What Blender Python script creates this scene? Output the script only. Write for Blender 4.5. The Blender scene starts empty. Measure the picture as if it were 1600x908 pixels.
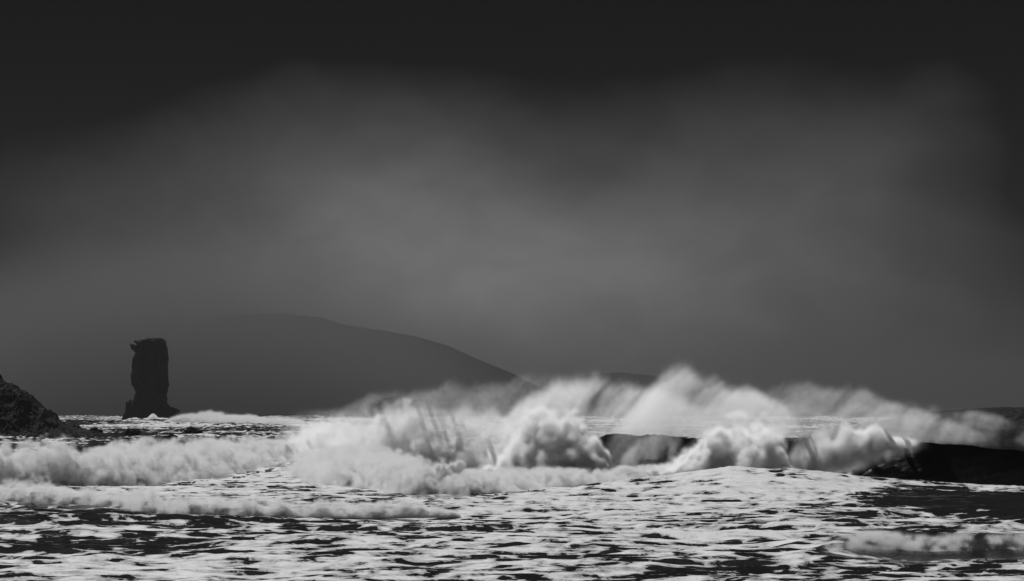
import bpy, math
import numpy as np

C = bpy.context.scene.collection
rng = np.random.default_rng(7)

# ------------------------------------------------------------------ camera
CAM_H = 10.0          # metres above the sea
F = 4500.0            # focal length in pixels of the 1600 px wide photograph
HOR = 640.0           # the row of the horizon
cam_d = bpy.data.cameras.new('camera')
cam = bpy.data.objects.new('camera', cam_d); C.objects.link(cam)
cam.location = (0, 0, CAM_H)
cam.rotation_euler = (math.radians(90), 0, 0)
cam_d.sensor_width = 36.0
cam_d.lens = 36.0 * F / 1600.0
cam_d.shift_y = (HOR - 454.0) / 1600.0
cam_d.clip_start = 1.0
cam_d.clip_end = 60000.0
S = bpy.context.scene
S.camera = cam

# ------------------------------------------------------------------ render settings
S.view_settings.view_transform = 'Standard'
S.view_settings.look = 'None'
S.view_settings.exposure = 0.0
S.view_settings.gamma = 1.0
S.render.engine = 'CYCLES'
cy = S.cycles
cy.use_denoising = True
cy.max_bounces = 8
cy.diffuse_bounces = 4
cy.glossy_bounces = 2
cy.transmission_bounces = 4
cy.volume_bounces = 4
cy.transparent_max_bounces = 4
cy.sample_clamp_indirect = 3.0

# ------------------------------------------------------------------ light
SUN_AZ, SUN_EL = -30.0, 54.0      # degrees, clockwise from the viewing direction (+Y)
sun_d = bpy.data.lights.new('sun', 'SUN')
sun_d.energy = 5.0
sun_d.angle = math.radians(0.6)
sun_d.color = (1.0, 1.0, 1.0)     # the photograph is black and white
sun = bpy.data.objects.new('sun', sun_d); C.objects.link(sun)
sun.rotation_euler = (math.radians(90 - SUN_EL), 0, math.radians(180 - SUN_AZ))

# node helper
class NT:
    def __init__(s, tree): s.t = tree
    def n(s, typ, **kw):
        nd = s.t.nodes.new(typ)
        for k, v in kw.items(): setattr(nd, k, v)
        return nd
    def put(s, sock, v):
        if isinstance(v, (int, float, tuple)): sock.default_value = v
        elif v is not None: s.t.links.new(v, sock)
    def m(s, op, a, b=None, c=None, clamp=False):
        nd = s.n('ShaderNodeMath', operation=op, use_clamp=clamp)
        s.put(nd.inputs[0], a); s.put(nd.inputs[1], b)
        if c is not None: s.put(nd.inputs[2], c)
        return nd.outputs[0]
    def maprange(s, v, a, b, c, d, interp='SMOOTHSTEP'):
        nd = s.n('ShaderNodeMapRange', interpolation_type=interp)
        for i, q in enumerate((v, a, b, c, d)): s.put(nd.inputs[i], q)
        return nd.outputs[0]
    def vec(s, v, sc, op='MULTIPLY'):
        nd = s.n('ShaderNodeVectorMath', operation=op)
        s.put(nd.inputs[0], v); s.put(nd.inputs[1], sc)
        return nd.outputs[0]
    def noise(s, v, scale, detail=4, rough=0.5, dist=0.0, lac=2.0, out='Fac'):
        nd = s.n('ShaderNodeTexNoise')
        s.put(nd.inputs['Vector'], v); nd.inputs['Scale'].default_value = scale
        nd.inputs['Detail'].default_value = detail; nd.inputs['Roughness'].default_value = rough
        nd.inputs['Distortion'].default_value = dist; nd.inputs['Lacunarity'].default_value = lac
        return nd.outputs[0 if out == 'Fac' else 1]

w = bpy.data.worlds.new('World'); S.world = w; w.use_nodes = True
t = NT(w.node_tree); w.node_tree.nodes.clear()
outw = t.n('ShaderNodeOutputWorld'); bg = t.n('ShaderNodeBackground')
w.node_tree.links.new(bg.outputs[0], outw.inputs[0])
bg.inputs['Strength'].default_value = 0.1
sky = t.n('ShaderNodeTexSky', sky_type='NISHITA', sun_disc=False)
sky.sun_elevation = math.radians(SUN_EL); sky.sun_rotation = math.radians(SUN_AZ)
sky.air_density = 1.0; sky.dust_density = 1.0
bw = t.n('ShaderNodeRGBToBW'); w.node_tree.links.new(sky.outputs[0], bw.inputs[0])
geo = t.n('ShaderNodeTexCoord')
sep = t.n('ShaderNodeSeparateXYZ'); w.node_tree.links.new(geo.outputs['Generated'], sep.inputs[0])
az = t.m('MULTIPLY', t.m('ARCTAN2', sep.outputs[0], sep.outputs[1]), 180 / math.pi)
el = t.m('MULTIPLY', t.m('ARCSINE', sep.outputs[2]), 180 / math.pi)
# soft banks of storm cloud: warped angular coordinates, then broad luminous banks
cxy = t.n('ShaderNodeCombineXYZ'); t.put(cxy.inputs[0], az); t.put(cxy.inputs[1], t.m('MULTIPLY', el, 1.6))
wx = t.m('MULTIPLY', t.m('SUBTRACT', t.noise(cxy.outputs[0], 0.22, 3, 0.5), 0.5), 3.2)
wy = t.m('MULTIPLY', t.m('SUBTRACT', t.noise(t.vec(cxy.outputs[0], (31.0, 7.0, 2.0), 'ADD'), 0.25, 3, 0.5), 0.5), 1.8)
azw = t.m('ADD', az, wx); elw = t.m('ADD', el, wy)
def bank(a, e, sa, se, amp):
    p = t.m('POWER', t.m('ABSOLUTE', t.m('DIVIDE', t.m('SUBTRACT', azw, a), sa)), 2.0)
    q = t.m('POWER', t.m('ABSOLUTE', t.m('DIVIDE', t.m('SUBTRACT', elw, e), se)), 2.0)
    return t.m('MULTIPLY', t.m('EXPONENT', t.m('MULTIPLY', t.m('ADD', p, q), -1.0)), amp)
BANKS = [(-0.4, 2.5, 7.4, 2.6, 0.182), (-2.6, 4.6, 3.0, 1.5, 0.022), (6.2, 5.0, 3.2, 1.5, 0.032), (0.0, 9.6, 16.0, 3.0, -0.030), (-11.0, 7.0, 3.0, 5.0, -0.022), (11.5, 5.0, 2.2, 5.0, -0.025),
         (1.4, 2.6, 2.4, 0.8, 0.018), (-2.6, 2.0, 1.6, 0.45, 0.045), (1.2, 4.6, 1.8, 1.0, -0.016),
         (8.0, 1.0, 3.0, 1.6, 0.010)]
tot = None
for b in BANKS:
    v = bank(*b); tot = v if tot is None else t.m('ADD', tot, v)
fine = t.maprange(t.noise(cxy.outputs[0], 0.5, 6, 0.55, 0.4), 0.3, 0.7, 0.86, 1.14, 'LINEAR')
tot = t.m('MULTIPLY', tot, fine)
# the real sky behind the deck: shut out near the horizon, thin cloud high overhead
high = t.maprange(el, 12.0, 50.0, 0.0, 1.0)
nish = t.m('MULTIPLY', bw.outputs[0], t.m('ADD', t.m('MULTIPLY', high, 0.32), 0.001))
tot10 = t.m('MULTIPLY', tot, 10.0)
val = t.m('MAXIMUM', t.m('ADD', tot10, nish), 0.0)
w.node_tree.links.new(val, bg.inputs['Color'])

# ------------------------------------------------------------------ helpers
def tag(o, label=None, cat=None, group=None, kind=None):
    if label: o['label'] = label
    if cat: o['category'] = cat
    if group: o['group'] = group
    if kind: o['kind'] = kind
    return o

def link(name, me, mat, parent=None):
    me.name = name
    o = bpy.data.objects.new(name, me); C.objects.link(o)
    if mat: me.materials.append(mat)
    if parent: o.parent = parent
    return o

def mesh_np(verts, faces, k, smooth=True):
    """verts (n,3), faces (m,k)"""
    me = bpy.data.meshes.new('m')
    n, m = len(verts), len(faces)
    me.vertices.add(n); me.vertices.foreach_set('co', np.ascontiguousarray(verts, np.float32).ravel())
    me.loops.add(m * k); me.loops.foreach_set('vertex_index', np.ascontiguousarray(faces, np.int32).ravel())
    me.polygons.add(m)
    me.polygons.foreach_set('loop_start', np.arange(0, m * k, k, dtype=np.int32))
    me.polygons.foreach_set('use_smooth', np.full(m, smooth))
    me.update(calc_edges=True)
    return me

def grid_faces(r, c, wrap=False):
    i = np.arange(r - 1)[:, None]; j = np.arange(c if wrap else c - 1)[None, :]
    a = i * c + j; b = i * c + (j + 1) % c
    return np.stack([a, b, b + c, a + c], -1).reshape(-1, 4)

def attr(me, name, vals):
    a = me.attributes.new(name, 'FLOAT', 'POINT'); a.data.foreach_set('value', np.ascontiguousarray(vals, np.float32).ravel())

# vectorised gradient noise
_perm = np.random.default_rng(11).permutation(256).astype(np.int32); _perm = np.concatenate([_perm] * 3)
_g = np.random.default_rng(12).normal(size=(256, 3)).astype(np.float32); _g /= np.linalg.norm(_g, axis=1)[:, None]
def perlin(x, y, z):
    x, y, z = np.broadcast_arrays(np.asarray(x, np.float32), np.asarray(y, np.float32), np.asarray(z, np.float32))
    xi, yi, zi = np.floor(x), np.floor(y), np.floor(z)
    fx, fy, fz = x - xi, y - yi, z - zi
    xi = xi.astype(np.int32) & 255; yi = yi.astype(np.int32) & 255; zi = zi.astype(np.int32) & 255
    ux, uy, uz = (q * q * q * (q * (q * 6 - 15) + 10) for q in (fx, fy, fz))
    r = 0
    for dx in (0, 1):
        hx = _perm[(xi + dx) & 255]
        for dy in (0, 1):
            hy = _perm[hx + ((yi + dy) & 255)]
            for dz in (0, 1):
                g = _g[_perm[hy + ((zi + dz) & 255)]]
                d = g[..., 0] * (fx - dx) + g[..., 1] * (fy - dy) + g[..., 2] * (fz - dz)
                r = r + d * (ux if dx else 1 - ux) * (uy if dy else 1 - uy) * (uz if dz else 1 - uz)
    return r * 1.6
def fbm(x, y, z, o=4, gain=0.5):
    a, s, r = 1.0, 1.0, 0
    for i in range(o):
        r = r + a * perlin(x * s + 17.3 * i, y * s + 5.1 * i, z * s + 9.7 * i); a *= gain; s *= 2.03
    return r
def billow(x, y, z, o=4, gain=0.5):
    a, s, r = 1.0, 1.0, 0
    for i in range(o):
        r = r + a * (np.abs(perlin(x * s + 17.3 * i, y * s + 5.1 * i, z * s + 9.7 * i)) * 2 - 0.5); a *= gain; s *= 2.03
    return r
_T, _U = 160, 10.0
def _make_tile():
    g = np.arange(_T, dtype=np.float32) / _U
    r = np.empty((_T, _T, _T), np.float32)
    P16 = np.random.default_rng(3).permutation(4096).astype(np.int32)
    for a in range(0, _T, 40):
        x, y, z = np.meshgrid(g[a:a + 40], g, g, indexing='ij')
        xi, yi, zi = (np.floor(q).astype(np.int32) for q in (x, y, z))
        fx, fy, fz = x - xi, y - yi, z - zi
        ux, uy, uz = (q * q * q * (q * (q * 6 - 15) + 10) for q in (fx, fy, fz))
        s = 0
        for dx in (0, 1):
            for dy in (0, 1):
                for dz in (0, 1):
                    h = P16[((xi + dx) % 16) * 256 + ((yi + dy) % 16) * 16 + (zi + dz) % 16] & 255
                    gg = _g[h]
                    s = s + (gg[..., 0] * (fx - dx) + gg[..., 1] * (fy - dy) + gg[..., 2] * (fz - dz)) * (ux if dx else 1 - ux) * (uy if dy else 1 - uy) * (uz if dz else 1 - uz)
        r[a:a + 40] = s * 1.6
    return r.ravel()
_tile = _make_tile()
def tnoise(x, y, z):
    """the same noise read from a periodic table: quick, for millions of points"""
    i = (np.asarray(x, np.float32) * _U + 80000).astype(np.int32) % _T
    j = (np.asarray(y, np.float32) * _U + 80000).astype(np.int32) % _T
    k = (np.asarray(z, np.float32) * _U + 80000).astype(np.int32) % _T
    return _tile[(i * _T + j) * _T + k]
def tfbm(x, y, z, o=4, gain=0.5):
    a, s, r = 1.0, 1.0, 0
    for i in range(o):
        r = r + a * tnoise(x * s + 17.3 * i, y * s + 5.1 * i, z * s + 9.7 * i); a *= gain; s *= 2.03
    return r
def tbillow(x, y, z, o=4, gain=0.5):
    a, s, r = 1.0, 1.0, 0
    for i in range(o):
        r = r + a * (np.abs(tnoise(x * s + 17.3 * i, y * s + 5.1 * i, z * s + 9.7 * i)) * 2 - 0.5); a *= gain; s *= 2.03
    return r
def sstep(a, b, x):
    q = np.clip((x - a) / (b - a), 0, 1); return q * q * (3 - 2 * q)
def DX(px, D): return (np.asarray(px, float) - 800.0) / F * D        # metres right of the axis seen at column px at distance D
def DZ(py, D): return CAM_H - (np.asarray(py, float) - HOR) / F * D  # height seen at row py at distance D
def DD(py): return CAM_H * F / (np.asarray(py, float) - HOR)         # distance of the flat sea seen at row py

# ------------------------------------------------------------------ materials (all grey: a black and white photograph)
def newmat(name):
    m = bpy.data.materials.new(name); m.use_nodes = True; m.node_tree.nodes.clear(); return m, NT(m.node_tree)
def G(v): return (v, v, v, 1.0)

def mat_sea():
    m, t = newmat('sea_water_and_foam')
    L = m.node_tree.links
    out = t.n('ShaderNodeOutputMaterial')
    tc = t.n('ShaderNodeTexCoord'); P = tc.outputs['Object']
    cov = t.n('ShaderNodeAttribute', attribute_name='foam').outputs['Fac']
    # drifting rafts of foam with lens-shaped holes, torn lace at their edges
    warp = t.vec(t.vec(t.noise(P, 0.12, 3, 0.5, out='Color'), (0.5, 0.5, 0.5), 'SUBTRACT'), (5.0, 9.0, 0.0))
    Pw = t.vec(P, warp, 'ADD')
    n1 = t.noise(t.vec(Pw, (0.26, 0.19, 0.3)), 1.0, 4, 0.45, 0.2)
    n2 = t.noise(t.vec(Pw, (0.80, 0.62, 1.0)), 1.0, 4, 0.5, 0.3)
    n3 = t.noise(t.vec(Pw, (4.5, 2.2, 4.0)), 1.0, 4, 0.6, 0.3)
    nn = t.m('ADD', t.m('ADD', t.m('MULTIPLY', n1, 0.58), t.m('MULTIPLY', n2, 0.33)), t.m('MULTIPLY', n3, 0.09))
    # nn is near 0.5 +- 0.1
    x = t.m('ADD', nn, t.m('MULTIPLY', t.m('SUBTRACT', cov, 0.5), 0.42))
    mask = t.maprange(x, 0.487, 0.513, 0.0, 1.0)
    thin = t.maprange(x, 0.49, 0.60, 0.0, 1.0)
    # foam
    foam = t.n('ShaderNodeBsdfPrincipled')
    fc = t.m('ADD', t.m('MULTIPLY', thin, 0.26), t.maprange(n2, 0.3, 0.7, 0.10, 0.22, 'LINEAR'))
    cc = t.n('ShaderNodeCombineColor'); [L.new(fc, cc.inputs[i]) for i in range(3)]
    L.new(cc.outputs[0], foam.inputs['Base Color'])
    foam.inputs['Roughness'].default_value = 0.75; foam.inputs['Specular IOR Level'].default_value = 0.25
    # water
    wat = t.n('ShaderNodeBsdfPrincipled')
    wat.inputs['Base Color'].default_value = G(0.006); wat.inputs['Roughness'].default_value = 0.16
    wat.inputs['IOR'].default_value = 1.33; wat.inputs['Specular IOR Level'].default_value = 0.20
    bn = t.noise(t.vec(P, (1.0, 0.6, 1.0)), 1.5, 5, 0.6)
    bp = t.n('ShaderNodeBump'); bp.inputs['Strength'].default_value = 0.6; bp.inputs['Distance'].default_value = 0.18
    L.new(bn, bp.inputs['Height']); L.new(bp.outputs[0], wat.inputs['Normal'])
    fb = t.n('ShaderNodeBump'); fb.inputs['Strength'].default_value = 0.7; fb.inputs['Distance'].default_value = 0.25
    L.new(t.m('ADD', t.m('MULTIPLY', n2, 0.8), t.m('ADD', t.m('MULTIPLY', n3, 0.5), t.m('MULTIPLY', mask, 0.25))), fb.inputs['Height'])
    L.new(fb.outputs[0], foam.inputs['Normal'])
    mx = t.n('ShaderNodeMixShader'); L.new(mask, mx.inputs[0]); L.new(wat.outputs[0], mx.inputs[1]); L.new(foam.outputs[0], mx.inputs[2])
    L.new(mx.outputs[0], out.inputs[0])
    return m

def mat_darkwave():
    m, t = newmat('dark_wave_water'); L = m.node_tree.links
    out = t.n('ShaderNodeOutputMaterial'); P = t.n('ShaderNodeTexCoord').outputs['Object']
    wat = t.n('ShaderNodeBsdfPrincipled')
    wat.inputs['Base Color'].default_value = G(0.001); wat.inputs['Roughness'].default_value = 0.25
    wat.inputs['IOR'].default_value = 1.33; wat.inputs['Specular IOR Level'].default_value = 0.04
    bp = t.n('ShaderNodeBump'); bp.inputs['Strength'].default_value = 0.25; bp.inputs['Distance'].default_value = 0.2
    L.new(t.noise(t.vec(P, (0.5, 1.0, 1.6)), 0.9, 6, 0.6, 0.4), bp.inputs['Height']); L.new(bp.outputs[0], wat.inputs['Normal'])
    L.new(wat.outputs[0], out.inputs[0])
    return m

def mat_foam(name, base, trans=0.35):
    m, t = newmat(name); L = m.node_tree.links
    out = t.n('ShaderNodeOutputMaterial'); P = t.n('ShaderNodeTexCoord').outputs['Object']
    n = t.noise(P, 1.3, 6, 0.65, 0.3)
    v = t.maprange(n, 0.35, 0.65, base * 0.86, base * 1.05, 'LINEAR')
    cc = t.n('ShaderNodeCombineColor'); [L.new(v, cc.inputs[i]) for i in range(3)]
    d = t.n('ShaderNodeBsdfDiffuse'); tr = t.n('ShaderNodeBsdfTranslucent')
    L.new(cc.outputs[0], d.inputs[0]); L.new(cc.outputs[0], tr.inputs[0])
    bp = t.n('ShaderNodeBump'); bp.inputs['Strength'].default_value = 0.8; bp.inputs['Distance'].default_value = 0.22
    L.new(t.noise(P, 3.2, 6, 0.7, 0.2), bp.inputs['Height']); L.new(bp.outputs[0], d.inputs['Normal'])
    mx = t.n('ShaderNodeMixShader'); mx.inputs[0].default_value = trans
    L.new(d.outputs[0], mx.inputs[1]); L.new(tr.outputs[0], mx.inputs[2]); L.new(mx.outputs[0], out.inputs[0])
    return m

def mat_drops(name, base):
    m, t = newmat(name); L = m.node_tree.links
    out = t.n('ShaderNodeOutputMaterial')
    d = t.n('ShaderNodeBsdfDiffuse'); tr = t.n('ShaderNodeBsdfTranslucent')
    d.inputs[0].default_value = G(base); tr.inputs[0].default_value = G(base)
    mx = t.n('ShaderNodeMixShader'); mx.inputs[0].default_value = 0.5
    L.new(d.outputs[0], mx.inputs[1]); L.new(tr.outputs[0], mx.inputs[2]); L.new(mx.outputs[0], out.inputs[0])
    return m

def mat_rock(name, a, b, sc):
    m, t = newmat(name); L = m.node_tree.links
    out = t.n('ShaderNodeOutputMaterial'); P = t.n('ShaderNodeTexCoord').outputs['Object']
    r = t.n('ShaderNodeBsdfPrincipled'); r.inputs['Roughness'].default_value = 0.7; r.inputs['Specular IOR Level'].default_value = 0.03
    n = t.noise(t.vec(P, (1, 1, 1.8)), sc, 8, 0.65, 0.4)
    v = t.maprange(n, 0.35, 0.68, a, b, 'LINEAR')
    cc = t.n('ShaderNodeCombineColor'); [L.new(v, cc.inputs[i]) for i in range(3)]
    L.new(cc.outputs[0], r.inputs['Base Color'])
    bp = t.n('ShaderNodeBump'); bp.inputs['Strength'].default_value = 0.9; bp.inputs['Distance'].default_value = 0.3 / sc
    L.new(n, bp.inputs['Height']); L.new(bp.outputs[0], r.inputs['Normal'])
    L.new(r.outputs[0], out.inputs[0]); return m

M_SEA = mat_sea(); M_DARK = mat_darkwave()
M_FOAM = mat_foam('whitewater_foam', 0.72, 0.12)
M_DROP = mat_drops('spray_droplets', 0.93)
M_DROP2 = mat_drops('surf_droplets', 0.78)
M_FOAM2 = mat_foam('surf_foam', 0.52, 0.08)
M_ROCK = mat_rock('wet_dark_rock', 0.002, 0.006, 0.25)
def mat_plain(name, a, b, sc):
    m, t = newmat(name); L = m.node_tree.links
    out = t.n('ShaderNodeOutputMaterial'); P = t.n('ShaderNodeTexCoord').outputs['Object']
    v = t.maprange(t.noise(P, sc, 5, 0.5), 0.35, 0.65, a, b, 'LINEAR')
    cc = t.n('ShaderNodeCombineColor'); [L.new(v, cc.inputs[i]) for i in range(3)]
    d = t.n('ShaderNodeBsdfDiffuse'); L.new(cc.outputs[0], d.inputs[0]); L.new(d.outputs[0], out.inputs[0]); return m
M_HILL = mat_plain('hill_heath', 0.014, 0.022, 0.003)

# ------------------------------------------------------------------ the sea: one sheet with swell, chop and a foam cover
def interp_px(tab, px):   # tab rows: (px, value...)
    tab = np.asarray(tab, float); return [np.interp(px, tab[:, 0], tab[:, k]) for k in range(1, tab.shape[1])]

def sea_height(X, Y):
    U = X / np.maximum(Y, 60) * F + 800.0          # bearing, only to place the named swells where they run
    z = np.zeros_like(X)
    fade = 1.0
    # long-crested swell and chop
    z += 0.42 * perlin(X / 60, Y / 24, 0.3) * sstep(120, 300, Y)
    z += 0.34 * perlin(X / 17, Y / 9.0, 1.7)
    wx = X + 2.0 * perlin(X / 9, Y / 9, 5.5)
    z += 0.27 * (1 - np.abs(perlin(wx / 9.5, Y / 4.4, 4.2)) * 2.2) * (1 - 0.5 * sstep(500, 900, Y))
    z += 0.07 * (1 - np.abs(perlin(wx / 3.1, Y / 2.3, 8.2)) * 2) * (1 - sstep(350, 900, Y))
    z += 0.035 * perlin(X / 1.1, Y / 0.9, 2.2) * (1 - sstep(300, 600, Y))
    # rougher water offshore
    far = sstep(520, 800, Y)
    z += far * 1.1 * perlin(X / 45, Y / 30, 7.1) + far * 0.8 * (0.5 - np.abs(perlin(X / 19, Y / 16, 3.3)) * 1.6) + far * 0.4 * perlin(X / 6.5, Y / 6, 3.9)
    z += sstep(1000, 2000, Y) * (3.2 * perlin(X / 110, Y / 90, 1.1))
    # the foamy swell whose back hides the trough of the big wave (right)
    top = np.interp(U, [900, 1050, 1140, 1240, 1350, 1450, 1600, 1900], [0.2, 1.5, 2.45, 2.25, 1.45, 0.9, 0.4, 0.0])
    yc = 352 - 0.03 * (X - 30)
    prof = np.where(Y < yc, np.exp(-((Y - yc) / 26) ** 2), np.exp(-((Y - yc) / 7) ** 2))
    z += top * prof
    # trough in front of the big wave
    z -= 1.0 * np.exp(-((Y - 372) / 9) ** 2) * sstep(1000, 1250, U)
    # low dark swell lower left, and one lower right
    a = np.interp(U, [-200, 0, 150, 330, 480], [1.0, 1.0, 0.9, 0.4, 0.0]); yc = 262 + 0.1 * X
    z += a * np.where(Y < yc, np.exp(-((Y - yc) / 15) ** 2), np.exp(-((Y - yc) / 8) ** 2))
    a = np.interp(U, [1200, 1320, 1700], [0.0, 0.6, 0.9]); yc = 203.0
    z += a * np.where(Y < yc, np.exp(-((Y - yc) / 9) ** 2), np.exp(-((Y - yc) / 6) ** 2))
    # mound of foam left of centre
    z += 1.0 * np.exp(-((U - 460) / 80) ** 2) * np.exp(-((Y - 500) / 50) ** 2)
    return z

def build_sea():
    ys = [-400.0, -100.0, 40.0, 90.0]
    y = 125.0
    while y < 19500:
        ys.append(y)
        if y < 460: d = 0.24 + 0.26 * (y - 125) / 335
        else: d = 0.5 * (y / 460) ** 1.55
        y += d
    ys = np.array(ys)
    core = np.linspace(-0.215, 0.215, 1250)
    side = 0.215 + np.array([0.004, 0.012, 0.03, 0.06, 0.12, 0.22, 0.32])
    us = np.concatenate([-side[::-1], core, side])
    Yg, Ug = np.meshgrid(ys, us, indexing='ij')
    X = Ug * (np.abs(Yg) + 120.0); Y = Yg
    z = sea_height(X, Y)
    dzdy = np.gradient(z, axis=0) / np.maximum(np.gradient(Y, axis=0), 1e-3)
    px = X / np.maximum(Y, 60) * F + 800; py = HOR + CAM_H * F / np.maximum(Y, 60)
    # how much foam lies where
    cov = np.full_like(z, 0.70)
    cov += 0.12 * perlin(X / 40, Y / 60, 12.0)
    near = sstep(300, 230, Y); cov -= 0.07 * near                                   # more open water near the shore
    def patch(cx, cy, rx, ry, amt):
        q = ((px - cx) / rx) ** 2 + ((py - cy) / ry) ** 2
        return amt * np.exp(-q * q)
    cov -= patch(80, 803, 200, 20, 0.26)
    cov -= patch(330, 812, 130, 10, 0.12)
    cov -= patch(1470, 786, 120, 13, 0.60)
    cov -= patch(1640, 795, 160, 18, 0.45)
    cov -= patch(180, 855, 160, 12, 0.22)
    cov -= patch(1490, 858, 190, 22, 0.42)
    cov -= patch(1560, 700, 260, 38, 1.0)
    cov += patch(400, 745, 150, 16, 0.16)
    cov += patch(1200, 765, 160, 20, 0.14)
    cov += patch(760, 800, 320, 16, 0.06)
    cov -= 0.32 * sstep(520, 700, Y) * (1 - 0.35 * sstep(900, 1500, Y))
    cov += 0.22 * sstep(520, 700, Y) * perlin(X / 60, Y / 90, 2.0) * 1.6
    cov -= np.clip(-dzdy * 0 + dzdy, -0.5, 0.5) * 0.75 * (1 - sstep(500, 900, Y))   # foam slides off the faces
    cov -= 0.5 * sstep(3200, 4500, Y)
    V = np.stack([X, Y, z], -1).reshape(-1, 3)
    me = mesh_np(V, grid_faces(len(ys), len(us)), 4)
    attr(me, 'foam', cov)
    tag(link('sea', me, M_SEA), kind='structure')
build_sea()

# ------------------------------------------------------------------ droplets of spray: many tiny flakes of water spread through a volume
def drop_verts(P, size):
    n = len(P)
    a = rng.normal(size=(n, 3)); a /= np.linalg.norm(a, axis=1)[:, None]
    b = rng.normal(size=(n, 3)); b -= a * (a * b).sum(1)[:, None]; b /= np.linalg.norm(b, axis=1)[:, None]
    s = (np.asarray(size) * (0.7 + 0.6 * rng.random(n)))[:, None]
    V = np.stack([P + a * s * 0.577, P + (-0.5 * a + 0.866 * b) * s * 0.577, P + (-0.5 * a - 0.866 * b) * s * 0.577], 1).reshape(-1, 3)
    return V
def drops(name, P, size, parent):
    V = drop_verts(P, size)
    me = mesh_np(V, np.arange(len(V)).reshape(-1, 3), 3, smooth=False)
    o = link(name, me, M_DROP, parent)
    return o

# ------------------------------------------------------------------ spray as airborne mist: droplets counted into a density grid
def mat_mist(name, col, aniso=0.2):
    m, t = newmat(name)
    o_ = t.n('ShaderNodeOutputMaterial'); p_ = t.n('ShaderNodeVolumePrincipled')
    p_.inputs['Color'].default_value = G(col); p_.inputs['Density'].default_value = 1.0
    p_.inputs['Anisotropy'].default_value = aniso
    m.node_tree.links.new(p_.outputs[0], o_.inputs['Volume']); return m
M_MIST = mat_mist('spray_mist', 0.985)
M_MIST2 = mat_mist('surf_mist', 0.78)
def mist(name, P, area, voxel, parent, mat=None, blur=1, ndrop=40000, size=0.05, scale=1.0):
    """area: cross-section of the droplets each point stands for"""
    lo = P.min(0) - voxel * 3; hi0 = P.max(0) + voxel * 3
    R = np.ceil((hi0 - lo) / voxel).astype(int) + 1; hi = lo + (R - 1) * voxel
    q = (P - lo) / voxel; i = np.rint(q).astype(np.int64)
    a = np.broadcast_to(np.asarray(area, float), (len(P),))
    g = np.bincount((i[:, 2] * R[1] + i[:, 1]) * R[0] + i[:, 0], weights=a, minlength=int(R.prod())).reshape(R[2], R[1], R[0]) / voxel ** 3
    for ax in (0, 1, 2):
        for _ in range(blur):
            u = np.zeros_like(g); sl = [slice(None)] * 3; sr = [slice(None)] * 3; sl[ax] = slice(1, None); sr[ax] = slice(None, -1)
            u[tuple(sl)] += g[tuple(sr)]; u[tuple(sr)] += g[tuple(sl)]; g = 0.5 * g + 0.25 * u
    g[g < 0.003] = 0
    # the mesh: loose points that carry the grid, then the larger single drops
    n = int(R.prod()); V = drop_verts(P[rng.choice(len(P), min(ndrop, len(P)), replace=False)], size); nv = len(V)
    me = mesh_np(np.concatenate([np.broadcast_to(P.mean(0), (n, 3)), V]), n + np.arange(nv).reshape(-1, 3), 3, smooth=False)
    attr(me, 'dens', np.concatenate([g.ravel() * scale, np.zeros(nv)]))
    o = link(name, me, M_DROP, parent)
    ng = bpy.data.node_groups.new('mist_grid', 'GeometryNodeTree')
    ng.interface.new_socket('Geometry', in_out='INPUT', socket_type='NodeSocketGeometry')
    ng.interface.new_socket('Geometry', in_out='OUTPUT', socket_type='NodeSocketGeometry')
    t = NT(ng); L = ng.links
    gi = t.n('NodeGroupInput'); go = t.n('NodeGroupOutput')
    pos = t.n('GeometryNodeInputPosition')
    sp = t.n('ShaderNodeSeparateXYZ'); L.new(pos.outputs[0], sp.inputs[0])
    k = [t.m('ROUND', t.m('DIVIDE', t.m('SUBTRACT', sp.outputs[j], float(lo[j])), float(voxel))) for j in range(3)]
    fi = [t.n('FunctionNodeFloatToInt') for j in range(3)]
    for j in range(3): L.new(k[j], fi[j].inputs[0])
    def im(op, a_, b_):
        nd = t.n('FunctionNodeIntegerMath', operation=op)
        for sck, v in ((nd.inputs[0], a_), (nd.inputs[1], b_)):
            if isinstance(v, int): sck.default_value = v
            else: L.new(v, sck)
        return nd.outputs[0]
    idx = im('ADD', im('MULTIPLY', im('ADD', im('MULTIPLY', fi[2].outputs[0], int(R[1])), fi[1].outputs[0]), int(R[0])), fi[0].outputs[0])
    na = t.n('GeometryNodeInputNamedAttribute', data_type='FLOAT'); na.inputs['Name'].default_value = 'dens'
    si = t.n('GeometryNodeSampleIndex', data_type='FLOAT', domain='POINT')
    oi = t.n('GeometryNodeObjectInfo'); oi.inputs['Object'].default_value = o
    L.new(oi.outputs['Geometry'], si.inputs['Geometry']); L.new(na.outputs[0], si.inputs['Value']); L.new(idx, si.inputs['Index'])
    vc = t.n('GeometryNodeVolumeCube')
    L.new(si.outputs[0], vc.inputs['Density'])
    vc.inputs['Min'].default_value = tuple(lo); vc.inputs['Max'].default_value = tuple(hi)
    for j, nm in enumerate(('Resolution X', 'Resolution Y', 'Resolution Z')): vc.inputs[nm].default_value = int(R[j])
    sm = t.n('GeometryNodeSetMaterial'); sm.inputs['Material'].default_value = mat or M_MIST
    L.new(vc.outputs[0], sm.inputs[0]); L.new(sm.outputs[0], go.inputs[0])
    vd = bpy.data.volumes.new('mist'); vd.materials.append(mat or M_MIST)
    vo = bpy.data.objects.new('mist', vd); C.objects.link(vo); vo.parent = o
    md = vo.modifiers.new('mist', 'NODES'); md.node_group = ng
    return o

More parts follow.
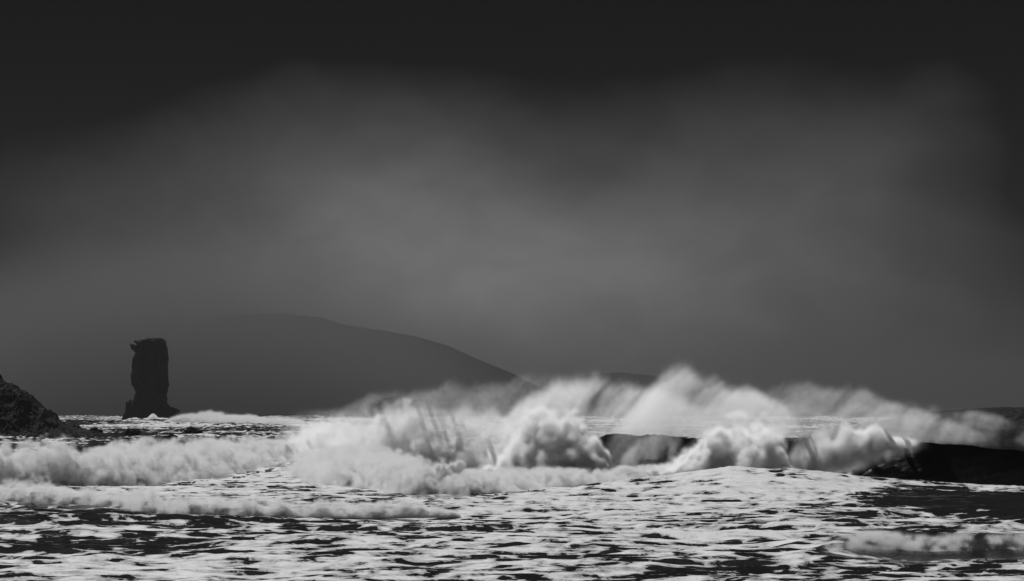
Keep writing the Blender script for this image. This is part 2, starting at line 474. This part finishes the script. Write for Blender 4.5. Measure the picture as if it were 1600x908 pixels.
# ------------------------------------------------------------------ a roller of whitewater: a smooth core inside a billowing cloud of droplets
class Roller:
    def __init__(r, tab, depth=1.6, seed=0.0, lean=0.25, taper=0.06, wob=0.22, hk=1.0, tpow=0.6):
        """tab rows: px, row of the foot, row of the top"""
        tab = np.asarray(tab, float); r.endfade = 0.0; r.core_span = (0.0, 1.0)
        D0 = DD(tab[:, 1]); X0 = DX(tab[:, 0], D0)
        seg = np.concatenate([[0], np.cumsum(np.hypot(np.diff(X0), np.diff(D0)))])
        r.length = seg[-1]; r.s = np.linspace(0, 1, 800); seg = seg / seg[-1]; s = r.s
        X = np.interp(s, seg, X0); D = np.interp(s, seg, D0); top = np.interp(s, seg, tab[:, 2])
        kd = np.ones(91) / 91; k = np.ones(25) / 25
        D = np.convolve(np.pad(D, 45, 'edge'), kd, 'valid'); top = np.convolve(np.pad(top, 12, 'edge'), k, 'valid')
        hw = depth * 2.0
        H = np.maximum(DZ(top, D + hw), 0.3) * hk
        tp = np.minimum(1, np.minimum(s, 1 - s) / taper) ** tpow
        H = H * (0.12 + 0.88 * tp) * (1 + wob * fbm(X / 6, seed, D / 30, 3))
        W = (hw + H * 0.5) * (0.35 + 0.65 * tp) * (1 + 0.25 * fbm(X / 5, seed + 4, D / 30, 3))
        yc = D + W + 1.2 * fbm(X / 5, seed + 9, 0.0, 3) * np.clip(H / 2, .4, 2)
        tx, ty = np.gradient(X), np.gradient(D)
        k2 = np.ones(61) / 61
        tx = np.convolve(np.pad(tx, 30, 'edge'), k2, 'valid'); ty = np.convolve(np.pad(ty, 30, 'edge'), k2, 'valid')
        ln = np.hypot(tx, ty); r.nx, r.ny = -ty / ln, tx / ln
        r.X, r.D, r.H, r.W, r.yc, r.lean, r.seed = X, D, H, W, yc - D, lean, seed
    def at(r, s, th, rho):
        X, D, H, W, off, nx, ny = (np.interp(s, r.s, q) for q in (r.X, r.D, r.H, r.W, r.yc, r.nx, r.ny))
        c, sn = np.cos(th), np.sin(th)
        y = off - W * rho * c - r.lean * H * sn * rho
        return np.stack([X + nx * y, D + ny * y, H * rho * np.abs(sn) ** 0.8], -1), H
    def edge(r, P, scale, A, oct=4, gain=0.5):
        f = tbillow(P[..., 0] / scale, P[..., 1] / scale, P[..., 2] / scale + r.seed, oct, gain)
        g = tfbm(P[..., 0] / (scale * 2.7), P[..., 1] / (scale * 2.7), P[..., 2] / (scale * 2.7) + r.seed + 40, 2)
        return 1.0 + A * (0.6 * f + 0.6 * g)
    def core(r, name, scale, A, inset=0.20, parent=None, mat=None, res=0.2, nth=110):
        S_, T_ = np.meshgrid(np.linspace(*r.core_span, int(r.length / res)), np.linspace(0.0, math.pi, nth), indexing='ij')
        rho = np.full(S_.shape, 0.9)
        for it in range(8):
            P, H = r.at(S_, T_, rho)
            e = r.edge_smooth(P, scale, A)
            rho = 0.6 * rho + 0.4 * np.clip(e - inset, 0.25, 1.9)
        for it in range(3):
            rho = np.pad(rho, 3, 'edge'); q = np.cumsum(np.pad(rho, ((1, 0), (0, 0))), 0); rho = (q[7:] - q[:-7]) / 7
            q = np.cumsum(np.pad(rho, ((0, 0), (1, 0))), 1); rho = (q[:, 7:] - q[:, :-7]) / 7
        a_, b_ = r.core_span
        if b_ < 1: rho = rho * np.clip(np.minimum(S_ - a_, b_ - S_) / 0.2, 0, 1) ** 0.5
        P, H = r.at(S_, T_, rho)
        P[..., 2] -= 0.15 if b_ == 1 else 0.6
        return link(name, mesh_np(P.reshape(-1, 3), grid_faces(*S_.shape), 4), mat or M_FOAM, parent)
    def edge_smooth(r, P, scale, A):
        """the same boundary, read between table cells so a surface comes out smooth"""
        def nz(x, y, z):
            u = [np.asarray(q, np.float64) * _U + 80000 for q in (x, y, z)]
            i = [np.floor(q).astype(np.int64) for q in u]; f = [q - k for q, k in zip(u, i)]
            s_ = 0
            for a_ in (0, 1):
                for b_ in (0, 1):
                    for c_ in (0, 1):
                        w_ = (f[0] if a_ else 1 - f[0]) * (f[1] if b_ else 1 - f[1]) * (f[2] if c_ else 1 - f[2])
                        s_ = s_ + w_ * _tile[(((i[0] + a_) % _T) * _T + (i[1] + b_) % _T) * _T + (i[2] + c_) % _T]
            return s_
        f = 0; a_, s_ = 1.0, 1.0
        for k in range(3):
            q = [P[..., 0] / scale * s_ + 17.3 * k, P[..., 1] / scale * s_ + 5.1 * k, (P[..., 2] / scale + r.seed) * s_ + 9.7 * k]
            f = f + a_ * (np.abs(nz(*q)) * 2 - 0.5); a_ *= 0.5; s_ *= 2.03
        g = 0; a_, s_ = 1.0, 1.0; L_ = scale * 2.7
        for k in range(2):
            g = g + a_ * nz(P[..., 0] / L_ * s_ + 17.3 * k, P[..., 1] / L_ * s_ + 5.1 * k, (P[..., 2] / L_ + r.seed + 40) * s_ + 9.7 * k); a_ *= 0.5; s_ *= 2.03
        return 1.0 + A * (0.6 * f + 0.6 * g)
    def cloud(r, n, scale, A=0.5, soft=0.10, th=(0.0, 0.70), rho=(0.5, 1.75), wisp=0.12, oct=4, gain=0.5, zmin=-0.1, deep=0.38):
        """droplets fill the roller out to an uneven billowing boundary"""
        out = []; tot = 0; r.inside = []
        for it in range(14):
            m = int(n * 1.5)
            s = rng.random(m); t_ = math.pi * (th[0] + (th[1] - th[0]) * rng.random(m))
            q = rng.random(m); ro = np.sqrt(rho[0] ** 2 + q * (rho[1] ** 2 - rho[0] ** 2))
            P, H = r.at(s, t_, ro)
            edge = r.edge(P, scale, A, oct, gain)
            pr = sstep(-soft, soft, edge - ro)
            g2 = tfbm(P[:, 0] / (scale * .5), P[:, 1] / (scale * .5), P[:, 2] / (scale * .6) + r.seed + 80, 3, 0.6)
            pr = np.maximum(pr, wisp * np.exp(-np.maximum(ro - edge, 0) / 0.16) * np.clip(0.5 + 1.3 * g2, 0, 1.4) * (np.sin(t_) ** 0.5))
            pr *= sstep(0.0, r.endfade, np.minimum(s, 1 - s)) if r.endfade else 1.0
            pr *= np.where(ro < edge - deep, 0.0, 1.0)          # the inside is hidden
            k = (rng.random(m) < pr * (0.5 + 0.5 * np.clip(H / r.H.max(), 0, 1))) & (P[:, 2] > zmin)
            out.append(P[k]); r.inside.append((ro < edge + soft)[k]); tot += k.sum()
            if tot >= n: break
        r.inside = np.concatenate(r.inside)[:n]
        return np.concatenate(out)[:n]

def veil(tab, D, depth, n, lean=0.5, streak=(1.2, 6.0), contrast=1.1, bias=0.12, rim=0.3, p=1.2, seed=0.0, curve=1.6, feather=0.05, rag=0.08, thin=0.0):
    """blown spray between a lower and an upper outline; tab rows: px, row of the bottom, row of the top"""
    tab = np.asarray(tab, float)
    out = []; tot = 0
    while tot < n:
        m = n * 2
        px = rng.uniform(tab[0, 0], tab[-1, 0], m)
        lo, hi = interp_px(tab, px)
        y = D + depth * rng.normal(size=m) * 0.4
        X = DX(px, D)
        zl, zh = DZ(lo, D), DZ(hi, D)
        hump = 1 + 0.22 * tfbm(X / 9, seed, 0.0, 3) + rag * tfbm(X / 3.6, seed + 6, y / 6, 4, 0.6)
        zl = zl + rag * (zh - zl) * 0.8 * np.abs(tfbm(X / 2.8, seed + 3, y / 5, 4, 0.6))
        # vertical share of the spray: thick low down, a faint rim at the edge of each dome
        v = rng.random(m) ** p
        rm = rng.random(m) < rim
        v = np.where(rm, 1 - np.abs(rng.normal(size=m)) * 0.09, v)
        v = v + np.where(v > 0.5, rng.normal(size=m) * 0.06, rng.normal(size=m) * feather)
        Z = zl + (zh - zl) * v * hump
        hgt = np.maximum(Z - zl, 0)
        cx = X - lean * hgt ** curve / 3.0                        # streaks bend over with height
        q = tfbm(cx / streak[0] + 0.9 * tnoise(X / 5, Z / 4, seed), hgt / streak[1], y / 9 + seed, 4, 0.6)
        big = tfbm(cx / 9, hgt / 11, seed + 31.0 + y / 15, 2)
        pr = np.clip(bias + 0.45 + contrast * 0.5 * q + 0.8 * big, 0.015, 1.0)
        # feather both ends
        e = np.minimum(px - tab[0, 0], tab[-1, 0] - px) / (tab[-1, 0] - tab[0, 0])
        pr *= sstep(0, 0.26, e + 0.05 * tnoise(Z / 4, seed, 0.5))
        if thin: pr *= 1 - thin * ((px - tab[0, 0]) / (tab[-1, 0] - tab[0, 0])) ** 2
        k = rng.random(m) < pr
        out.append(np.stack([X, y, Z], -1)[k]); tot += k.sum()
    return np.concatenate(out)[:n]

# ------------------------------------------------------------------ the big dark breaking wave
BIG_CREST = [(860, 712, 428), (900, 690, 425), (930, 681, 422), (1000, 680, 415), (1090, 683, 408), (1230, 685, 400), (1330, 681, 395), (1400, 686, 392),
             (1430, 692, 390), (1510, 694, 388), (1550, 700, 387), (1600, 706, 386), (1700, 716, 385), (1850, 728, 384), (2100, 742, 384)]
def build_big_wave():
    tab = np.array(BIG_CREST, float)
    Xc = DX(tab[:, 0], tab[:, 2]); Zc = DZ(tab[:, 1], tab[:, 2])
    xs = np.linspace(Xc[0], Xc[-1], 700)
    k = np.ones(31) / 31
    sm = lambda a: np.convolve(np.pad(a, 15, 'edge'), k, 'valid')
    z = sm(np.interp(xs, Xc, Zc)); yc = sm(np.interp(xs, Xc, tab[:, 2]))
    z = z + 0.10 * fbm(xs / 7, 0.3, 0.2, 4)
    z *= sstep(xs[0], xs[0] + 8, xs) * 0.8 + 0.2
    # section: from the foot in front, up the hollow face, over the crest and down the long back
    tt = np.linspace(0, 1, 60); tb = np.linspace(0, 1, 60)[1:]
    fy = -15 * (1 - tt) ** 1.0 * (1 - 0.55 * tt) ; fz = tt ** 1.7
    by = 46 * tb; bz = np.exp(-(tb * 2.1) ** 2)
    sy = np.concatenate([fy, by]); sz = np.concatenate([fz, bz])
    X = xs[:, None] + 0 * sy[None]; Y = yc[:, None] + sy[None] * (z[:, None] / 6 * 0.6 + 0.4)
    Z = -1.7 + (z[:, None] + 1.7) * sz[None]
    Z = Z + 0.22 * fbm(X / 6, Y / 2.5, Z / 3, 4) * (0.3 + sz[None]) + 0.05 * perlin(X / 1.2, Y / 0.8, Z / 1.2)
    me = mesh_np(np.stack([X, Y, Z], -1).reshape(-1, 3), grid_faces(*X.shape), 4)
    o = link('breaking_wave', me, M_DARK)
    tag(o, 'tallest wave, black and smooth-faced at right, bursting into white plumes of windblown spray', 'wave')
    return o
big = build_big_wave()

# collapsed white masses along the big wave
MASS = []
def whitemass(tab, seed, n, size=0.12, A=0.5, scale=3.2, depth=1.6, lean=0.35, taper=0.30, parent=big, k=0.68, soft=0.12, wisp=0.2, wob=0.15):
    r = Roller(tab, depth=depth, seed=seed, lean=lean, taper=taper, wob=wob, tpow=1.0, hk=0.82)
    r.endfade = 0.16; r.core_span = (0.2, 0.8)
    P = r.cloud(n, scale, A=A, soft=soft, wisp=wisp, deep=1.3, rho=(0.15, 1.75), oct=5, gain=0.6)
    MASS.append((P, 0.217 * np.where(r.inside, size, size * 0.6) ** 2))
whitemass([(425, 722, 690), (500, 733, 676), (570, 738, 662), (620, 742, 664), (660, 744, 654), (695, 744, 648), (735, 745, 654), (790, 746, 672), (850, 748, 700)], 1.0, 620000, taper=0.25, soft=0.22, A=0.7, scale=2.6)
whitemass([(735, 750, 715), (775, 751, 690), (820, 752, 665), (880, 753, 652), (930, 753, 664), (970, 753, 700), (985, 753, 730)], 5.0, 330000, soft=0.2, A=0.7, scale=2.6)
whitemass([(1005, 759, 742), (1050, 758, 718), (1100, 758, 692), (1150, 758, 678), (1200, 759, 674), (1235, 759, 690), (1262, 759, 730)], 9.0, 360000, soft=0.18, A=0.7, scale=2.6)
v4 = veil([(1222, 748, 722), (1252, 746, 698), (1288, 739, 682), (1325, 726, 677), (1360, 713, 679), (1390, 702, 684), (1440, 696, 690)], 386, 3.0, 260000, lean=0.25, streak=(1.3, 2.6), contrast=1.3, bias=-0.12, rim=0.0, p=0.85, seed=13.0, feather=0.14, rag=0.5, thin=0.85)
MASS.append((v4, 0.42 * 0.217 * 0.10 ** 2))

# windblown veils
vp = []
vp.append(veil([(420, 735, 675), (480, 735, 658), (540, 735, 655), (600, 735, 650), (680, 735, 636), (740, 735, 648), (800, 735, 680)], 447, 7, 170000, contrast=0.6, lean=0.3, streak=(3.0, 3.0), rim=0.0, p=0.8, seed=2.0))
vp.append(veil([(440, 690, 650), (540, 690, 632), (640, 680, 612), (720, 680, 600), (820, 680, 596), (940, 680, 606)], 460, 14, 110000, lean=0.5, streak=(4, 4), rim=0.0, p=1.5, seed=3.0, contrast=1.2))
vp.append(veil([(700, 745, 730), (770, 745, 672), (830, 742, 625), (880, 735, 606), (930, 730, 602), (990, 720, 606), (1060, 720, 625), (1140, 715, 670)], 428, 8, 400000, lean=0.45, rim=0.06, seed=7.0, p=1.15))
vp.append(veil([(930, 745, 700), (990, 735, 640), (1040, 725, 604), (1090, 720, 591), (1130, 715, 593), (1170, 710, 606), (1220, 705, 640), (1270, 705, 690)], 418, 8, 330000, lean=0.6, rim=0.06, seed=11.0, p=1.25))
vp.append(veil([(1090, 690, 670), (1160, 690, 630), (1220, 690, 604), (1270, 690, 597), (1320, 688, 610), (1390, 688, 628), (1460, 690, 650), (1540, 690, 680)], 400, 5, 95000, lean=0.8, rim=0.04, seed=15.0, p=1.35, feather=0.2))
vp.append(veil([(1250, 690, 670), (1340, 690, 634), (1410, 690, 628), (1470, 690, 634), (1530, 692, 648), (1590, 692, 668), (1660, 694, 690)], 400, 5, 24000, lean=0.9, rim=0.12, seed=19.0, p=1.1, feather=0.2))
vp.append(veil([(1220, 745, 715), (1290, 742, 676), (1340, 735, 664), (1400, 715, 674), (1450, 700, 690)], 388, 4, 110000, lean=0.4, rim=0.03, seed=23.0, p=0.9))
vp.append(veil([(820, 692, 660), (900, 692, 640), (1000, 692, 628), (1150, 692, 640), (1300, 692, 645), (1420, 692, 652), (1500, 690, 664), (1560, 690, 676)], 428, 7, 110000, lean=0.8, streak=(4, 3), contrast=0.8, bias=0.25, rim=0.0, p=1.0, seed=27.0, feather=0.1))
vp.append(veil([(690, 745, 700), (720, 745, 670), (760, 745, 655), (800, 745, 665), (830, 745, 700)], 440, 3, 60000, contrast=0.5, streak=(3.0, 3.0), lean=0.3, rim=0.0, seed=31.0, p=0.8))
vp.append(veil([(960, 742, 720), (1000, 738, 684), (1040, 735, 676), (1080, 735, 690)], 402, 2, 13000, lean=0.4, streak=(0.8, 5.0), contrast=2.4, bias=-0.1, rim=0.0, seed=35.0, p=0.8))
vp = np.concatenate(vp)
mist('whitewater', np.concatenate([m_[0] for m_ in MASS]), np.concatenate([np.broadcast_to(m_[1], (len(m_[0]),)) for m_ in MASS]), 0.24, big, scale=1.9, ndrop=160000, size=0.055)
mist('spray', vp, 0.217 * 0.062 ** 2, 0.25, big, blur=1, scale=0.95, size=0.035)


# ------------------------------------------------------------------ the other rollers
def bore(label, tab, seed, n, scale, size=0.085, depth=1.6, lean=0.25, taper=0.05, k=0.66, res=0.15, wob=0.12, A=1.05, inset=0.27, vox=0.15, dens=1.4, hk=0.78, **kw):
    r = Roller(tab, depth=depth, seed=seed, lean=lean, taper=taper, wob=wob, hk=hk)
    P = r.cloud(n, scale, A=A, oct=5, gain=0.62, **kw); sz = np.where(r.inside, size, size * 0.6)
    if res:
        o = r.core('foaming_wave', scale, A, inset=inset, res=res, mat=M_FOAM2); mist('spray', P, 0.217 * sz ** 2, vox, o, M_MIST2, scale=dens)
    else:
        o = drops('foaming_wave', P, sz, None)       # thin blown veil with no body
    tag(o, label, 'wave')
    return o
bore('long white roller crossing the centre in front of the big dark wave',
     [(468, 748, 712), (520, 760, 708), (600, 772, 726), (680, 780, 736), (760, 778, 743), (850, 768, 738), (950, 762, 739), (1050, 757, 736), (1085, 752, 730), (1150, 748, 737), (1215, 745, 742)],
     30.0, 750000, 1.5, depth=1.2, A=1.1, soft=0.10, wisp=0.07)
bore('broad white roller at left, between the rocky slope and the foam-streaked shallows',
     [(-90, 768, 708), (0, 764, 708), (80, 764, 705), (160, 764, 710), (240, 758, 709), (330, 748, 704), (400, 738, 699), (455, 728, 696), (490, 722, 702)],
     40.0, 800000, 2.5, wob=0.28, depth=1.5, size=0.10, A=1.1, soft=0.10, wisp=0.06)
bore('low ragged roller at lower left with smooth black water under it',
     [(-60, 785, 762), (40, 790, 758), (110, 792, 766), (180, 795, 769), (230, 802, 770), (300, 806, 775), (380, 808, 781), (460, 806, 786), (560, 808, 783), (640, 808, 785), (720, 806, 796)],
     50.0, 260000, 0.8, vox=0.11, dens=1.0, wob=0.4, depth=0.4, size=0.055, A=1.0, soft=0.14, res=0.1, rho=(0.35, 1.6), wisp=0.05)
o = mist('foaming_wave', veil([(1270, 856, 846), (1305, 862, 834), (1360, 868, 830), (1430, 874, 836), (1500, 876, 830), (1560, 880, 836), (1620, 884, 832), (1700, 886, 834)],
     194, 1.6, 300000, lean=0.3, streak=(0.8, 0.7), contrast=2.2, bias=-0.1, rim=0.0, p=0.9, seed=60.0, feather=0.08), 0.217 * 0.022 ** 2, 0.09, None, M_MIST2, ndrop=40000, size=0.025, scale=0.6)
tag(o, 'grey veiled roller nearest the shore at lower right', 'wave')
bore('small distant roller trailing from the foot of the sea stack',
     [(258, 662, 645), (280, 662, 641), (300, 662, 645), (345, 663, 651), (400, 664, 656), (450, 665, 660)],
     70.0, 90000, 7.0, depth=5, size=0.5, res=0.9, vox=1.1, A=0.6, soft=0.08, wob=0.12, taper=0.1)

# ------------------------------------------------------------------ sea stack
def build_stack():
    D = 2450.0
    L = [(662, 186), (659, 188), (653, 190), (648, 195), (640, 199), (628, 203), (615, 206), (605, 204), (595, 202), (588, 200.5), (583, 201), (578, 204), (565, 205), (555, 206), (549, 210), (544, 209), (539, 211), (534, 208), (531, 214), (529.5, 222), (528, 227)]
    R = [(662, 277), (659, 276), (655, 275), (648, 272), (640, 264), (632, 260), (620, 258), (600, 259.5), (580, 260), (560, 259.5), (545, 258.5), (537, 257.5), (533, 254), (530, 252), (528, 248)]
    rows = np.concatenate([np.linspace(666, 530, 150), [529.2, 528.6, 528.2]])
    f = lambda T: np.interp(rows, [a for a, b in T][::-1], [b for a, b in T][::-1])
    xl, xr = DX(f(L), D), DX(f(R), D); z = DZ(rows, D)
    na = 120; a = np.linspace(0, 2 * math.pi, na, endpoint=False)
    c, s = np.cos(a), np.sin(a)
    se = (np.abs(c) ** 3.2 + np.abs(s) ** 3.2) ** (-1 / 3.2)
    cx = (xl + xr) / 2; hw = (xr - xl) / 2
    dep = 12 + hw * 0.35
    X = cx[:, None] + hw[:, None] * (c * se)[None]; Y = D + 15 + dep[:, None] * (s * se)[None]; Z = z[:, None] + 0 * X
    # blocky jointing: steps, vertical clefts and bedding
    q = np.floor(fbm(X / 9, Y / 9, Z / 16, 3) * 5) / 5 * 1.6 + 1.0 * fbm(X / 3, Y / 3, Z / 5, 4) - 1.1 * np.exp(-(fbm(X / 8, Y / 8, Z / 40, 2) * 6) ** 2)
    q *= np.where(np.arange(len(rows)) > len(rows) - 6, 0.25, 0.85)[:, None]
    q -= 0.9
    X += (c * se)[None] * q; Y += (s * se)[None] * q * 1.6
    Z = Z + 0.4 * fbm(X / 5, Y / 5, Z / 9, 2)
    V = np.stack([X, Y, Z], -1).reshape(-1, 3); Fc = grid_faces(len(rows), na, wrap=True)
    me_v = [V]; faces = [Fc]
    # cap
    cap = np.array([[X[-1].mean(), Y[-1].mean(), Z[-1].mean() + 0.4]]); me_v.append(cap)
    n0 = len(V); last = n0 - na
    tri = [[last + j, last + (j + 1) % na, n0, n0] for j in range(na)]
    me = bpy.data.meshes.new('m')
    fl = Fc.tolist() + [q[:3] for q in tri]
    me.from_pydata(np.concatenate(me_v).tolist(), [], fl)
    me.polygons.foreach_set('use_smooth', [False] * len(me.polygons))
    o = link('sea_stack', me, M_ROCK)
    tag(o, 'tall dark pillar of rock standing alone in the misty sea', 'sea stack')
    # ledges that jut from the pillar: the beak at the top left, spur and shelf at the foot
    def chunk(name, pts, dy, y0):
        n = len(pts); vv = []
        for yy, k in ((y0 - dy, 0.8), (y0 - dy * 0.4, 1.0), (y0 + dy * 0.4, 1.0), (y0 + dy, 0.8)):
            cx_ = np.mean([p[0] for p in pts]); cy_ = np.mean([p[1] for p in pts])
            for (a_, b_) in pts:
                vv.append((float(DX(cx_ + (a_ - cx_) * k, D)), yy + float(rng.normal() * 0.6), float(DZ(cy_ + (b_ - cy_) * k, D))))
        ff = [list(range(n))[::-1], list(range(3 * n, 4 * n))]
        for r in range(3):
            for j in range(n): ff.append([r * n + j, r * n + (j + 1) % n, (r + 1) * n + (j + 1) % n, (r + 1) * n + j])
        m2 = bpy.data.meshes.new('m'); m2.from_pydata(vv, [], ff); m2.update()
        link(name, m2, M_ROCK, o)
    chunk('ledge', [(200, 536), (205, 537), (213, 540.5), (222, 543), (222, 552), (209, 552), (206, 548), (202, 545)], 6, D + 14)
    chunk('ledge', [(206, 533.5), (208, 531), (216, 532), (226, 531), (226, 541), (214, 539)], 6, D + 13)
    chunk('ledge', [(188, 664), (191, 652), (196, 645), (197, 631), (196.5, 625), (200, 626), (203, 624), (210, 634), (212, 664)], 8, D + 4)
    chunk('ledge', [(255, 630), (263, 637), (268, 636), (280, 641), (279, 644), (273, 648), (277, 656), (275, 664), (250, 664)], 8, D + 4)
    chunk('ledge', [(221, 534), (224, 529), (234, 529.6), (240, 528.2), (249, 527.3), (253, 530), (257, 535), (250, 540), (226, 540)], 9, D + 15)
    return o
build_stack()
def splash(label, tab, D, seed, n, size, gr=None):
    o = drops('splash', veil(tab, D, 8, n, lean=0.2, streak=(6, 12), contrast=1.6, bias=0.25, rim=0.0, p=1.5, seed=seed, curve=1.1), size, None)
    tag(o, label, 'splash')
    return o
splash('white splash thrown up against the foot of the sea stack', [(190, 662, 658), (205, 662, 654), (222, 662, 656), (235, 662, 650), (240, 662, 645), (246, 662, 652), (262, 662, 655), (276, 662, 658)], 2375, 3.3, 40000, 0.42)

# ------------------------------------------------------------------ terrain pieces from a skyline
def skyline_land(name, tab, D, back, front, rough, mat, label=None, cat=None, kind='structure', nx=500, ny=70, fs=1.0, smooth=False, seed=0.0):
    tab = np.asarray(tab, float)
    Xs = DX(tab[:, 0], D); Zs = DZ(tab[:, 1], D)
    x = np.linspace(Xs[0], Xs[-1], nx); z = np.interp(x, Xs, Zs)
    v = np.concatenate([np.linspace(-1, 0, ny), np.linspace(0, 1, ny)[1:]])
    X, Vv = np.meshgrid(x, v, indexing='ij')
    shape = np.where(Vv < 0, 1 - np.abs(Vv) ** 1.25, 1 - np.abs(Vv) ** 2)
    Y = D + np.where(Vv < 0, Vv * front, Vv * back)
    amp = rough * (0.3 + np.minimum(z, z.max() * 0.5) / z.max())[:, None]
    r = 1.3 * fbm(X / (rough * 3 * fs), Y / (rough * 3 * fs), seed, 5, 0.6) * amp * (0.25 + 0.75 * np.minimum(np.abs(Vv) * 5, 1)) * (1 - np.abs(Vv) ** 6)
    Z = -2.0 + (np.maximum(z, -2)[:, None] + 2.0) * shape + r
    me = mesh_np(np.stack([X, Y, Z], -1).reshape(-1, 3), grid_faces(*X.shape), 4, smooth=smooth)
    o = link(name, me, mat)
    if kind: o['kind'] = kind
    if label: tag(o, label, cat)
    return o
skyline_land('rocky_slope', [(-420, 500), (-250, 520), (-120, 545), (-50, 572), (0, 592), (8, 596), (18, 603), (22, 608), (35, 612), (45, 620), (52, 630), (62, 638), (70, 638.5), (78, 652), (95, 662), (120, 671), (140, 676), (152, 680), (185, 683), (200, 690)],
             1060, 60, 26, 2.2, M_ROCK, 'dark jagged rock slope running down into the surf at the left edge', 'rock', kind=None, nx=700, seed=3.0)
skyline_land('hill', [(-500, 640), (-300, 600), (-100, 560), (100, 525), (250, 506), (350, 494), (430, 489), (500, 496), (540, 508), (600, 517), (650, 526), (700, 540), (750, 563), (800, 583), (840, 604), (880, 625), (910, 645)],
             6500, 1500, 400, 1.5, M_HILL, nx=700, fs=3.5, smooth=True)
skyline_land('hill', [(760, 645), (830, 607), (880, 592), (930, 584), (970, 582), (1020, 587), (1080, 597), (1160, 615), (1260, 645)],
             18800, 1200, 900, 1.5, M_HILL, nx=400, fs=3.5, smooth=True, seed=5.0)
skyline_land('headland', [(1340, 672), (1400, 655), (1450, 645), (1500, 640.5), (1530, 638.5), (1560, 637), (1620, 637), (1700, 633), (1900, 620), (2200, 600)],
             1480, 120, 60, 1.0, M_ROCK, nx=500, fs=2.0, smooth=True, seed=8.0)

# small rocks awash
def rock(px, py, wpx, hpx, label, seed):
    D = float(DD(py)); r = np.random.default_rng(seed)
    na, nr = 40, 20
    a = np.linspace(0, 2 * math.pi, na, endpoint=False); e = np.linspace(-0.5, math.pi / 2, nr)
    A, E = np.meshgrid(a, e)
    w_ = wpx / F * D / 2; h_ = hpx / F * D
    x, y, z = np.cos(E) * np.cos(A), np.cos(E) * np.sin(A), np.sin(E)
    k = 1 + 0.35 * fbm(x * 1.6 + seed, y * 1.6, z * 1.6, 4, 0.6)
    k = np.round(k * 7) / 7 * 0.6 + k * 0.4
    P = np.stack([x * w_ * k, y * w_ * k, z * h_ * 1.1 * k], -1)
    me = mesh_np(P.reshape(-1, 3), grid_faces(nr, na, wrap=True), 4, smooth=False)
    o = link('rock', me, M_ROCK); o.location = (float(DX(px, D)), D + w_, 0.9)
    tag(o, label, 'rock', 'small rocks awash off the rocky slope')
rock(206, 683.5, 24, 9, 'small two-humped black rock awash in foam, just right of the slope tip', 4)
rock(300, 684, 30, 10, 'widest of the small rocks, awash to the right of the stack', 9)
rock(268, 690, 16, 6, 'low black rock awash between two larger ones, lowest in the surf', 14)
rock(147, 679, 20, 6, 'flat wet rock at the very tip of the dark slope', 21)

# ------------------------------------------------------------------ haze
def box(name, x0, x1, y0, y1, z0, z1, mat):
    v = [(x, y, z) for x in (x0, x1) for y in (y0, y1) for z in (z0, z1)]
    f = [(0, 1, 3, 2), (4, 6, 7, 5), (0, 4, 5, 1), (2, 3, 7, 6), (0, 2, 6, 4), (1, 5, 7, 3)]
    me = bpy.data.meshes.new('m'); me.from_pydata(v, [], f); me.update()
    return link(name, me, mat)
mh, t = newmat('sea_haze')
oh = t.n('ShaderNodeOutputMaterial'); pv = t.n('ShaderNodeVolumePrincipled')
pv.inputs['Color'].default_value = G(0.17); pv.inputs['Density'].default_value = 7.0e-5
pv.inputs['Anisotropy'].default_value = 0.0
mh.node_tree.links.new(pv.outputs[0], oh.inputs['Volume'])
tag(box('haze', -11500, 11500, -500, 20500, -6, 330, mh), kind='stuff')

# ------------------------------------------------------------------ a bank of mist lying against the far hill
def mist_bank(px, py, D, ax, ay, az, dens, col):
    u = np.linspace(0, 2 * math.pi, 48, endpoint=False); v = np.linspace(-math.pi / 2 + 0.02, math.pi / 2 - 0.02, 24)
    Vv, Uu = np.meshgrid(v, u, indexing='ij')
    P = np.stack([ax * np.cos(Vv) * np.cos(Uu), ay * np.cos(Vv) * np.sin(Uu), az * np.sin(Vv)], -1)
    P *= 1 + 0.10 * fbm(P[..., :1] / ax * 1.5 + px, P[..., 1:2] / ay, P[..., 2:] / az * 1.5, 2)
    P[..., 2] = np.maximum(P[..., 2], 0)
    fc = grid_faces(24, 48, wrap=True).tolist(); n = 24 * 48
    fl = fc + [list(range(47, -1, -1)), list(range(n - 48, n))]
    me = bpy.data.meshes.new('m'); me.from_pydata(P.reshape(-1, 3).tolist(), [], fl); me.update()
    m, t = newmat('hill_mist'); o_ = t.n('ShaderNodeOutputMaterial'); p_ = t.n('ShaderNodeVolumePrincipled')
    p_.inputs['Color'].default_value = G(col); p_.inputs['Density'].default_value = dens
    q = t.vec(t.n('ShaderNodeTexCoord').outputs['Object'], (1 / ax, 1 / ay, 1 / az))     # thins out evenly from the heart to the rim
    ln = t.n('ShaderNodeVectorMath', operation='LENGTH'); t.put(ln.inputs[0], q)
    t.put(p_.inputs['Density'], t.m('MULTIPLY', t.m('SUBTRACT', 1.0, t.maprange(ln.outputs['Value'], 0.1, 0.97, 0.0, 1.0)), dens))
    m.node_tree.links.new(p_.outputs[0], o_.inputs['Volume'])
    o = link('mist', me, m); o.location = (float(DX(px, D)), D, 1.0)
    o['kind'] = 'stuff'
mist_bank(240, 640, 4500, 700, 480, 317, 0.012, 0.22)
